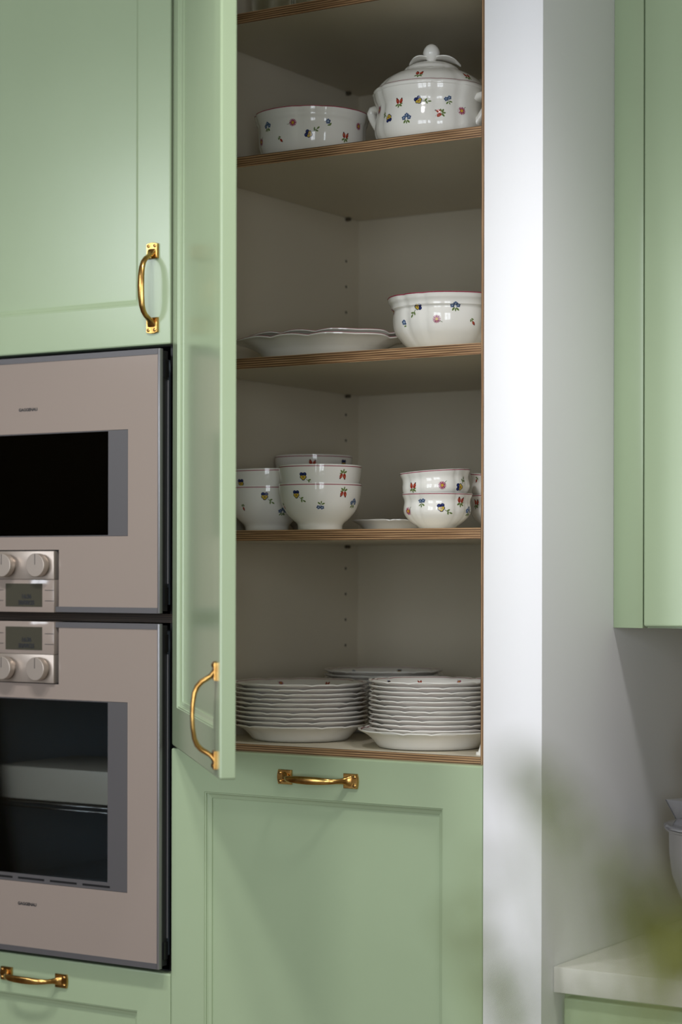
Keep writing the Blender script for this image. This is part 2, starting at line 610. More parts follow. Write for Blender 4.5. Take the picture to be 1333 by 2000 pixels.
ld = panel_front(hs, 'drawer_front', 0.5960, 0.715, HX1 - 0.5950, 0.1055, stile=0.0700)
put_handle(ld, 0.2960, 0.715 - 0.0365)


def text_mesh(txt, size, mat, width=None):
    cu = D.curves.new('lettering', 'FONT')
    cu.body = txt
    cu.size = size
    cu.align_x, cu.align_y = 'CENTER', 'CENTER'
    cu.extrude = 0.0001
    cu.offset = size * 0.045
    cu.resolution_u = 3
    o = D.objects.new('lettering', cu)
    COL.objects.link(o)
    dg = bpy.context.evaluated_depsgraph_get()
    me = D.meshes.new_from_object(o.evaluated_get(dg))
    D.objects.remove(o)
    me.transform(Matrix.Rotation(math.pi / 2, 4, 'X'))
    if width:
        xs = [v.co.x for v in me.vertices]
        k = width / (max(xs) - min(xs))
        me.transform(Matrix.Diagonal((k, 1, 1, 1)))
    me.materials.clear()
    me.materials.append(mat)
    return me


# ------------------------------------------------------------------ ovens
def ring_panel(b, x0, x1, z0, z1, hx0, hx1, hz0, hz1, y0, y1, mi=0):
    """flat plate with a rectangular hole, as four mitre-free strips welded into one"""
    lo = [(x0, z0), (x1, z0), (x1, z1), (x0, z1)]
    hi = [(hx0, hz0), (hx1, hz0), (hx1, hz1), (hx0, hz1)]
    lps = [[(p[0], y1, p[1]) for p in lo], [(p[0], y0, p[1]) for p in lo], [(p[0], y0, p[1]) for p in hi], [(p[0], y1, p[1]) for p in hi]]
    b.loops(lps, closed_prof=True, smooth=False, mi=mi)


def make_oven(name, label, z0, z1, wz0, wz1, top, glass, rail):
    """z0..z1 door height, wz window, top: control module at the top edge of the door"""
    ox0, ox1, YF = -1.1930, -0.6040, -0.0230
    cx = -0.8975
    t = thing(name, label, 'oven', (cx, 0, z0))
    X0, X1 = ox0 - cx, ox1 - cx
    H = z1 - z0
    mw, mh = 0.0660, 0.1075
    mz0, mz1 = (H - mh + 0.0008, H + 0.0004) if top else (-0.0008, mh - 0.0012)
    tw = 0.0095
    wx0, wx1 = -0.2250, 0.2250
    w0, w1 = wz0 - z0, wz1 - z0
    gx = 0.0072
    # glass front, notched round the control module
    b = MB()
    if top:
        out = [(X0 + 0.005, tw), (X1 - 0.005, tw), (X1 - 0.005, H - tw), (mw + gx, H - tw), (mw + gx, H - mh - 0.001), (-mw - gx, H - mh - 0.001), (-mw - gx, H - tw), (X0 + 0.005, H - tw)]
    else:
        out = [(X0 + 0.005, tw), (-mw - gx, tw), (-mw - gx, mh + 0.001), (mw + gx, mh + 0.001), (mw + gx, tw), (X1 - 0.005, tw), (X1 - 0.005, H - tw), (X0 + 0.005, H - tw)]
    bm = bmesh.new()
    vo = [bm.verts.new((p[0], YF, p[1])) for p in out]
    vi = [bm.verts.new((p[0], YF, p[1])) for p in ((wx0, w0), (wx1, w0), (wx1, w1), (wx0, w1))]
    eo = [bm.edges.new((vo[i], vo[(i + 1) % len(vo)])) for i in range(len(vo))]
    ei = [bm.edges.new((vi[i], vi[(i + 1) % 4])) for i in range(4)]
    bmesh.ops.triangle_fill(bm, edges=eo + ei, use_beauty=True)
    ex = bmesh.ops.extrude_face_region(bm, geom=list(bm.faces))
    bmesh.ops.translate(bm, verts=[g for g in ex['geom'] if isinstance(g, bmesh.types.BMVert)], vec=(0, 0.004, 0))
    b.bm(bm)
    front = b.build('glass_front', TAUPE, t)
    front.data.materials[0] = TAUPE
    # aluminium edging
    zc, zf = (H - tw, 0.0) if top else (0.0, H - tw)
    for xa, xb, zz in ((X0, -mw - 0.0005, zc), (mw + 0.0005, X1 - 0.005, zc), (X0, X1 - 0.005, zf)):
        b = MB(); b.box((xa, YF - 0.001, zz), (xb, YF + 0.010, zz + tw)); b.build('edge_trim', ALU, t)
    b = MB(); b.box((X1 - 0.0048, YF - 0.0012, 0), (X1, YF + 0.008, H), bevel=0.0006); b.build('side_trim', ALUL, t)
    b = MB(); b.box((X0, YF - 0.0012, tw), (X0 + 0.0048, YF + 0.008, H - tw), bevel=0.0006); b.build('side_trim', ALUL, t)
    # door thickness seen from the side, with its hinge blocks
    b = MB()
    ring_panel(b, X0 + 0.002, X1 - 0.0015, 0.004, H - 0.003, wx0 + 0.002, wx1 - 0.002, w0 + 0.002, w1 - 0.002, YF + 0.0085, 0.0)
    b.build('door_core', DGREY, t)
    for zz in ((0.0145, 0.044), (H - 0.048, H - 0.0185)):
        b = MB()
        b.box((X1 - 0.0040, YF + 0.012, zz[0]), (X1 + 0.0008, 0.0, zz[1]))
        b.build('hinge_block', BLACK, t)
    b = MB()
    b.box((X1 - 0.0010, -0.0012, 0.05), (X1 + 0.0010, 0.0004, H - 0.052))
    b.build('seal_strip', ALUL, t)
    # window: grey inner border, pane, cavity
    b = MB()
    bw = 0.043
    bt = 0.001
    bb = 0.002 if rail is None else 0.014
    ring_panel(b, wx0 + 0.0005, wx1 - 0.0005, w0 + 0.0005, w1 - 0.0005, wx0 + bw, wx1 - bw, w0 + bb, w1 - bt - 0.0008, YF + 0.0003, YF + 0.0030)
    fr = b.build('window_frame', FRAMEG, t)
    if rail is not None:
        for k in range(5):
            b = MB()
            xx = -0.165 + k * 0.0730
            b.box((xx, YF - 0.0001, w0 + 0.0050), (xx + 0.060, YF + 0.0008, w0 + 0.0085))
            b.build('vent_slot', BLACK, fr)
    b = MB()
    b.box((wx0 + 0.0003, YF + 0.0034, w0 + 0.0003), (wx1 - 0.0003, YF + 0.0060, w1 - 0.0003))
    b.build('window_pane', glass, t)
    # body and cavity
    b = MB()
    d0, d1 = 0.004, 0.46
    ring_panel(b, X0 + 0.022, X1 - 0.022, 0.014, H - 0.014, wx0 + 0.02, wx1 - 0.02, max(w0 - 0.03, 0.03), min(w1 + 0.02, H - 0.03), d0, d1)
    b.box((X0 + 0.022, d1, 0.014), (X1 - 0.022, d1 + 0.01, H - 0.014))
    b.build('body', CAVITY, t)
    if rail is not None:
        zr = rail - z0
        b = MB()
        for dz in (0.0, 0.008):
            b.tube([(wx0 + 0.03, 0.06, zr - dz), (wx1 - 0.03, 0.06, zr - dz)], 0.0016, n=8)
        for k in range(25):
            xx = wx0 + 0.04 + k * 0.0154
            b.tube([(xx, 0.06, zr), (xx, 0.40, zr)], 0.0013, n=6)
        b.tube([(wx0 + 0.03, 0.40, zr), (wx1 - 0.03, 0.40, zr)], 0.0016, n=8)
        b.build('wire_rack', INOX, t)
        b = MB()
        b.box((wx0 + 0.075, 0.07, zr + 0.0035), (wx1 - 0.030, 0.30, zr + 0.064), bevel=0.004)
        b.build('lit_cavity_block', LINER, t, label='pale block standing in for the lit side of the oven cavity')  # added block; its bright colour stands in for the lit cavity wall
    # control module
    ys = YF - 0.0045
    mod = MB()
    dz0, dz1 = (mz0 + 0.050, mz1) if top else (mz0, mz1 - 0.050)
    kz0, kz1 = (mz0, mz0 + 0.0496) if top else (mz1 - 0.0496, mz1)
    mod.box((-mw, ys - 0.0010, kz0), (mw, 0.0, kz1), bevel=0.0008)
    md = mod.build('control_module', STEEL, t)
    b = MB()
    b.box((-mw, ys, dz0), (mw, 0.0, dz1), bevel=0.0006)
    b.build('display_panel', TAUPE, md)
    b = MB()
    sx0, sx1 = -0.0445, 0.0395
    sz0, sz1 = (dz0 + 0.0070, dz1 - 0.0095) if top else (dz0 + 0.0095, dz1 - 0.0070)
    b.box((sx0, ys - 0.0006, sz0), (sx1, ys + 0.001, sz1))
    b.build('display_screen', LCD, md)
    for txt, zz in (('16:36', (sz0 + sz1) / 2 - 0.0025), ('30/09/25', (sz0 + sz1) / 2 - 0.0135)):
        o = D.objects.new('display_text', text_mesh(txt, 0.0105, INK)); link(o, md)
        o.location = (0.0035, ys - 0.0008, zz)
    for sgn in (-1, 1):
        for zz in (sz1 - 0.0115, sz1 - 0.0300):
            xa, xb = (0.0455, mw - 0.0005) if sgn > 0 else (-mw + 0.0005, -0.0500)
            b = MB(); b.box((xa, ys - 0.0004, zz - 0.0004), (xb, ys + 0.0005, zz + 0.0004)); b.build('key_mark', INK, md)
    for kx in (-0.0385, 0.0385):
        kz = (kz0 + kz1) / 2
        b = MB()
        b.cyl((kx, ys - 0.001, kz), (0, -1, 0), 0.0165, 0.006, n=36)
        b.cyl((kx, ys - 0.007, kz), (0, -1, 0), 0.0205, 0.012, n=40, bevel=0.0012)
        kn = b.build('knob', STEEL, md)
        b = MB()
        b.box((kx - 0.0005, ys - 0.0193, kz + 0.001), (kx + 0.0005, ys - 0.0188, kz + 0.0195))
        b.build('knob_mark', INK, md)
    o = D.objects.new('lettering', text_mesh('GAGGENAU', 0.0072, INK, 0.0430)); link(o, t)
    lz = (w1 + 0.042) if not top else (w0 - 0.0385)
    o.location = (0.0025, YF - 0.0002, lz)
    return t


make_oven('compact_oven', 'taupe glass compact built-in oven above the taller oven, black window', 1.4310, 1.8781, 1.5621, 1.7440, False, DARKGLASS, None)
make_oven('wall_oven', 'taller taupe glass built-in oven below, grey window showing a wire rack', 0.8310, 1.4135, 0.9545, 1.2789, True, GREYGLASS, 1.0830)

# ------------------------------------------------------------------ right hand run
wc = thing('wall_cabinet', 'sage green wall cabinet hung above the pale worktop', 'cabinet', (0.1016, 0.2563, 1.4122))
b = MB(); b.box((0.0, 0.0, 0.0), (0.0512, 0.020, 1.38), bevel=0.0008); b.build('filler_panel', GREEN, wc)
b = MB(); b.box((0.0, 0.0205, 0.0), (1.256, 0.36, 1.38)); b.build('carcass', GREEN, wc)
for k in range(2):
    panel_front(wc, 'door', 0.597, 1.376, 0.0530 + k * 0.600, 0.0030, y=-0.0010, stile=0.0700, T=0.021)
bc = thing('base_cabinet', 'sage green base cabinet under the pale worktop', 'cabinet', (0.1016, 0.0576, 0.0))
b = MB(); b.box((0.0, 0.023, 0.10), (1.25, 0.55, 0.859)); b.build('carcass', GREEN, bc)
b = MB(); b.box((0.0, 0.08, 0.0), (1.25, 0.10, 0.098)); b.build('plinth', DGREY, bc)
for k in range(2):
    f = panel_front(bc, 'drawer_front', 0.606, 0.738, 0.009 + k * 0.612, 0.112, stile=0.0700, T=0.022)
    put_handle(f, 0.303, 0.738 - 0.036)
wt = MB(); wt.box((0.1018, 0.0396, 0.8602), (1.36, 0.6195, 0.8998), bevel=0.0015)
o = wt.build('worktop', WORKTOP); o['label'] = 'pale stone worktop running from the white pier'; o['category'] = 'worktop'


# ------------------------------------------------------------------ crockery: profiles
# PROFILES BEGIN
def lobes(th, depth=0.022, n=4, narrow=0.44, groove=0.052):
    """four wide panels with narrow ones between: radius factor at angle th (narrow panel centred on 0)"""
    per = 2 * math.pi / n
    t = (th + per / 2) % per - per / 2
    h = narrow / 2
    g = math.exp(-((abs(t) - h) / groove) ** 2)
    if abs(t) < h:
        base = 1.0 - depth * 0.25
    else:
        u = (abs(t) - h) / (per / 2 - h)
        base = 1.0 - depth * 0.35 * u * u
    return base - depth * 0.75 * g


PROF = {
 'tureen': dict(out=[(.066, 0), (.071, .0015), (.0795, .0065), (.0880, .015), (.0930, .026), (.0935, .036), (.0915, .050), (.0893, .062), (.0898, .070), (.0935, .0785), (.0955, .085), (.0960, .0895)],
                inn=[(.0925, .0895), (.0915, .083), (.0865, .070), (.086, .060), (.0895, .036), (.085, .017), (.066, .006), (0, .005)], lobe=.036),
 'lid': dict(out=[(.0925, .0892), (.0965, .0897), (.0975, .0925), (.0965, .0950), (.0920, .0985), (.0876, .1035), (.0800, .1110), (.0715, .1170), (.0620, .1222), (.0510, .1262), (.0470, .1290), (.0455, .1320), (.0400, .1365), (.0310, .1405), (.0200, .1435), (.0085, .1455), (0, .1458)],
             inn=[], lobe=.030),
 'round_serving': dict(out=[(.058, 0), (.061, .0015), (.0740, .0050), (.0840, .0125), (.0898, .0240), (.0918, .038), (.0922, .054), (.0930, .0625), (.0955, .0670), (.0963, .0715), (.0976, .0745), (.0988, .0800), (.0992, .0812)],
               inn=[(.0970, .0812), (.0945, .0745), (.0885, .058), (.0880, .038), (.084, .020), (.068, .008), (0, .006)], lobe=.030),
 'deep_serving': dict(out=[(.052, 0), (.056, .002), (.0660, .010), (.0765, .020), (.0855, .0315), (.0895, .044), (.0903, .056), (.0895, .0655), (.0900, .0690), (.0928, .0705), (.0930, .0735), (.0945, .0780), (.0972, .0815), (.0978, .0845), (.0992, .0882), (.0995, .0892)],
              inn=[(.0970, .0892), (.0940, .080), (.0870, .066), (.0865, .050), (.080, .032), (.060, .012), (0, .007)], lobe=.048),
 'cereal': dict(out=[(.0355, 0), (.0372, .0012), (.0375, .0085), (.0400, .0125), (.0475, .0190), (.0560, .0285), (.0628, .0400), (.0668, .0530), (.0688, .0660), (.0695, .0765), (.0694, .0776)],
                inn=[(.0676, .0776), (.0672, .066), (.065, .053), (.0605, .040), (.052, .027), (.036, .014), (0, .0105)], lobe=0.0),
 'small': dict(out=[(.0290, 0), (.0302, .0012), (.0322, .0040), (.0405, .0100), (.0490, .0175), (.0545, .0260), (.0552, .0340), (.0540, .0420), (.0545, .0475), (.0570, .0535), (.0582, .0566), (.0580, .0574)],
               inn=[(.0564, .0574), (.0548, .052), (.0522, .043), (.053, .034), (.050, .024), (.036, .011), (0, .006)], lobe=.034),
 'plate': dict(out=[(.0, .0022), (.0740, .0022), (.0785, .0002), (.0815, .0002), (.0860, .0055), (.0910, .0115), (.0970, .0170), (.1040, .0212), (.1100, .0238), (.1140, .0252), (.1153, .0264)],
               inn=[(.1154, .0284), (.1138, .0288), (.1080, .0264), (.1010, .0228), (.0950, .0176), (.0905, .0114), (.0870, .0070), (.0825, .0054), (0, .0052)], lobe=.016),
}


def resample(pts, n):
    d = [0.0]
    for a, c in zip(pts, pts[1:]):
        d.append(d[-1] + math.hypot(c[0] - a[0], c[1] - a[1]))
    # Catmull-Rom through the points
    out = []
    for k in range(n):
        s = d[-1] * k / (n - 1)
        i = max(j for j in range(len(pts) - 1) if d[j] <= s + 1e-12)
        u = (s - d[i]) / max(d[i + 1] - d[i], 1e-9)
        p0, p1, p2, p3 = pts[max(i - 1, 0)], pts[i], pts[i + 1], pts[min(i + 2, len(pts) - 1)]
        q = []
        for c in (0, 1):
            m1, m2 = (p2[c] - p0[c]) / 2, (p3[c] - p1[c]) / 2
            q.append((2 * u**3 - 3 * u**2 + 1) * p1[c] + (u**3 - 2 * u**2 + u) * m1 + (-2 * u**3 + 3 * u**2) * p2[c] + (u**3 - u**2) * m2)
        out.append((max(q[0], 0.0), q[1]))
    return out


def dish_point(kind, prof, s, th):
    """point on a resampled profile PROF at arc fraction s, angle th (object space)"""
    n = len(prof) - 1
    x = min(max(s, 0.0), 1.0) * n
    i = min(int(x), n - 1)
    u = x - i
    r = prof[i][0] * (1 - u) + prof[i + 1][0] * u
    z = prof[i][1] * (1 - u) + prof[i + 1][1] * u
    d = PROF[kind]
    zt = max(p[1] for p in d['out'])
    if kind == 'lid':
        k = 1.0
    else:
        k = min(1.0, z / (zt * 0.35)) if zt > 0 else 0
        k = 0.35 + 0.65 * k
    f = 1.0
    if d['lobe'] > 0:
        f = 1.0 - (1.0 - lobes(th, d['lobe'])) * k
        if kind == 'plate':
            e = max(0.0, (r - .100) / .015)
            z += e * 0.0022 * (lobes(th, 1.0) - 0.75)
    return (r * f * math.cos(th), r * f * math.sin(th), z)


NS = {'tureen': 30, 'lid': 36, 'round_serving': 40, 'deep_serving': 44, 'cereal': 22, 'small': 22, 'plate': 22}
OUTP = {k: resample(v['out'], NS[k]) for k, v in PROF.items()}
INNP = {k: (resample(v['inn'], 16) if v['inn'] else []) for k, v in PROF.items()}
# PROFILES END


def dish_mesh(kind, nth=96):
    b = MB()
    lps = []
    for prof in (OUTP[kind], INNP[kind]):
        n = len(prof)
        for i in range(n):
            if prof[i][0] < 1e-6:
                continue
            lps.append([dish_point(kind, prof, i / (n - 1), 2 * math.pi * j / nth) for j in range(nth)])
    b.loops(lps, cap0=True, cap1=True)
    return b.mesh(kind, PORC, 60)


def band_mesh(kind, prof, s0, s1, mat, nth=96, off=0.0002):
    """thin painted line lying on the glaze between arc fractions s0 and s1"""
    b = MB()
    lps = []
    for k in range(3):
        s = s0 + (s1 - s0) * k / 2
        lp = []
        for j in range(nth):
            th = 2 * math.pi * j / nth
            p = Vector(dish_point(kind, prof, s, th))
            a = Vector(dish_point(kind, prof, s + 0.01, th)) - Vector(dish_point(kind, prof, s - 0.01, th))
            c = Vector((-math.sin(th), math.cos(th), 0))
            nrm = c.cross(a).normalized()
            lp.append(p + nrm * off)
        lps.append(lp)
    b.loops(lps)
    me = b.mesh('rim_line', mat, None)
    return me


# ------------------------------------------------------------------ painted flower motifs (millimetres)
BLUE, NAVY, YEL, ORA, RED, DRED = (.085, .135, .25), (.010, .014, .075), (.56, .40, .050), (.42, .13, .03), (.33, .030, .018), (.07, .010, .008)
MAG, MAGL, GRN, GRND, PALE, BLK = (.25, .030, .085), (.45, .13, .20), (.17, .24, .07), (.07, .12, .035), (.45, .55, .68), (.012, .012, .018)


def el(x, y, rx, ry, rot, col):
    return (x, y, rx, ry, math.radians(rot), col)


def sprig(x, y, a):
    """stalk with three leaves, growing from x, y in direction a (degrees)"""
    out = []
    c, s = math.cos(math.radians(a)), math.sin(math.radians(a))
    out.append(el(x + 3.2 * c, y + 3.2 * s, 3.6, 0.35, a, GRND))
    for d, da, l in ((3.0, 55, 2.0), (4.2, -50, 2.0), (6.4, 8, 2.2)):
        px, py = x + d * c, y + d * s
        b_ = math.radians(a + da)
        out.append(el(px + l * math.cos(b_), py + l * math.sin(b_), l, 0.95, a + da, GRN))
        out.append(el(px + l * math.cos(b_), py + l * math.sin(b_), l * 0.7, 0.25, a + da, GRND))
    return out


def floret(x, y, r=1.0):
    out = []
    for k in range(5):
        a = math.radians(72 * k + 18)
        out.append(el(x + r * 1.15 * math.cos(a), y + r * 1.15 * math.sin(a), r * .85, r * .8, 0, BLUE if k % 2 else (.050, .085, .17)))
    out.append(el(x, y, r * .6, r * .6, 0, PALE))
    out.append(el(x, y, r * .25, r * .25, 0, NAVY))
    return out


def leafs(lst):
    out = []
    for x, y, l, a in lst:
        out.append(el(x, y, l, l * .45, a, GRN))
        out.append(el(x, y, l * .8, l * .10, a, GRND))
    return out


MOTIF = {
 'pansy': [el(-2.0, 2.5, 2.5, 2.4, 0, NAVY), el(2.1, 2.5, 2.4, 2.3, 0, NAVY), el(-2.2, -.8, 2.2, 2.1, 0, NAVY), el(2.2, -.8, 2.2, 2.1, 0, NAVY), el(0, -2.7, 2.5, 2.2, 0, NAVY),
           el(-1.9, -.6, 1.7, 1.7, 0, YEL), el(1.9, -.6, 1.7, 1.7, 0, YEL), el(0, -2.3, 1.9, 1.7, 0, YEL), el(0, -.2, .9, .8, 0, ORA), el(-.9, -1.0, .9, .18, 40, BLK), el(.9, -1.0, .9, .18, -40, BLK), el(0, -1.5, .18, .9, 0, BLK),
           el(-2.2, 3.0, 1.1, .9, 0, (.03, .05, .2)), el(2.2, 3.0, 1.1, .9, 0, (.03, .05, .2))] + sprig(3.5, -3.0, -38),
 'hips': leafs([(-2.6, -4.0, 2.3, 30), (1.6, -4.6, 2.3, -35), (-.6, -5.6, 1.9, 80), (2.6, -2.8, 1.7, 10)]) + [el(-1.9, .2, 1.9, 2.9, 12, RED), el(2.3, -.1, 1.8, 2.7, -24, RED), el(-2.3, .8, .7, 1.3, 12, (.50, .13, .06)), el(1.9, .5, .65, 1.2, -24, (.50, .13, .06)),
           el(-2.5, 3.1, .9, .7, 0, DRED), el(3.5, 2.6, .9, .7, -24, DRED)],
 'daisy': [el(4.2, 3.6, 2.3, .3, 42, GRND)] + [el(3.1 * math.cos(2 * math.pi * k / 15), 3.1 * math.sin(2 * math.pi * k / 15), 1.75, .58, 24.0 * k, MAG if k % 2 else MAGL) for k in range(15)] + [el(0, 0, 1.9, 1.9, 0, ORA), el(0, 0, 1.45, 1.45, 0, YEL), el(.1, .2, .6, .6, 0, (.6, .3, .03))],
 'forget': leafs([(-1.9, -3.8, 2.2, 55), (2.2, -3.9, 2.2, -45), (.2, -4.6, 1.6, 90)]) + floret(-2.9, 0, 1.25) + floret(2.9, .2, 1.25) + floret(.1, 2.5, 1.25),
 'forget_pair': leafs([(-2.4, -4.2, 2.1, 35), (2.2, -4.0, 2.1, -35), (0, -5.6, 1.6, 90)]) + [el(0, -3.0, .25, 2.4, 0, GRND)] + floret(-2.1, .6, 1.35) + floret(2.1, .9, 1.35),
 'redbud': leafs([(-1.4, 3.0, 1.8, 60), (1.3, 3.3, 1.8, 120), (0, 2.0, 1.4, 90)]) + [el(0, -1.4, 1.5, 2.5, 0, RED), el(-.4, -1.0, .5, 1.1, 0, (.50, .13, .06)), el(0, -3.8, .7, .7, 0, DRED)],
 'bluebud': leafs([(1.9, -2.4, 2.2, 60), (.2, -3.4, 1.8, 20)]) + floret(-.8, .6, 1.5),
}


def flowers(dish, kind, motifs, inner=False):
    """painted motifs hugging the glaze; motifs: (type, angle deg, arc fraction, turn deg, size)"""
    prof = INNP[kind] if inner else OUTP[kind]
    length = sum(math.hypot(c[0] - a[0], c[1] - a[1]) for a, c in zip(prof, prof[1:]))
    sg = -1.0 if inner else 1.0
    for typ, ang, s0, turn, size in motifs:
        V, F, Cc = [], [], []
        th0 = math.radians(ang)
        r0 = math.hypot(*dish_point(kind, prof, s0, th0)[:2])
        ct, st = math.cos(math.radians(turn)), math.sin(math.radians(turn))
        for li, (ex, ey, rx, ry, rot, col) in enumerate(MOTIF[typ]):
            base = len(V)
            n = 10
            ring = [(0, 0)] + [(math.cos(2 * math.pi * k / n), math.sin(2 * math.pi * k / n)) for k in range(n)]
            for (qx, qy) in ring:
                lx = ex + qx * rx * math.cos(rot) - qy * ry * math.sin(rot)
                ly = ey + qx * rx * math.sin(rot) + qy * ry * math.cos(rot)
                x, y = (lx * ct - ly * st) * size * .001, (lx * st + ly * ct) * size * .001
                th, s = th0 + x / max(r0, .01), s0 + sg * y / length
                p = Vector(dish_point(kind, prof, s, th))
                a = Vector(dish_point(kind, prof, s + 0.01, th)) - Vector(dish_point(kind, prof, s - 0.01, th))
                cc = Vector((-math.sin(th), math.cos(th), 0))
                nr = cc.cross(a)
                if nr.length > 0:
                    nr.normalize()
                V.append(p + nr * (0.00018 + 0.000022 * li))
            for k in range(n):
                F.append((base, base + 1 + k, base + 1 + (k + 1) % n))
                Cc.append(col)
        nm = {'pansy': 'painted_pansy', 'hips': 'painted_rosehips', 'daisy': 'painted_daisy', 'forget': 'painted_forget_me_not', 'forget_pair': 'painted_forget_me_not', 'redbud': 'painted_rosehip', 'bluebud': 'painted_forget_me_not'}[typ]
        me = D.meshes.new(nm)
        me.from_pydata(V, [], F)
        at = me.color_attributes.new('paint', 'FLOAT_COLOR', 'CORNER')
        i = 0
        for f, col in zip(F, Cc):
            for _ in f:
                at.data[i].color = (*col, 1)
                i += 1
        me.materials.append(DECAL)
        for p in me.polygons:
            p.use_smooth = True
        link(D.objects.new(nm, me), dish)


MESH = {k: dish_mesh(k) for k in PROF}
RIM = {
 'tureen': None,
 'lid': band_mesh('lid', OUTP['lid'], 0.105, 0.117, PINK),
 'round_serving': band_mesh('round_serving', OUTP['round_serving'], 0.985, 1.0, PINK),
 'deep_serving': band_mesh('deep_serving', OUTP['deep_serving'], 0.983, 1.0, PINK),
 'cereal': band_mesh('cereal', OUTP['cereal'], 0.950, 0.967, PINK),
 'small': band_mesh('small', OUTP['small'], 0.965, 0.985, PINK),
 'plate': band_mesh('plate', INNP['plate'], 0.040, 0.058, PINK),
}


def dish(kind, name, label, cat, loc, rotz=0.0, tilt=(0, 0), group=None, motifs=(), inner=False, scale=1.0):
    t = thing(name, label, cat, loc, (math.radians(tilt[0]), math.radians(tilt[1]), math.radians(rotz)), group)
    t.scale = (scale, scale, 1.0)
    o = D.objects.new('body', MESH[kind]); link(o, t)
    if RIM[kind] is not None:
        r = D.objects.new('rim_line', RIM[kind]); link(r, t)
        r['label'] = 'thin pink painted line'
    if motifs:
        flowers(t, kind, motifs, inner)
    return t


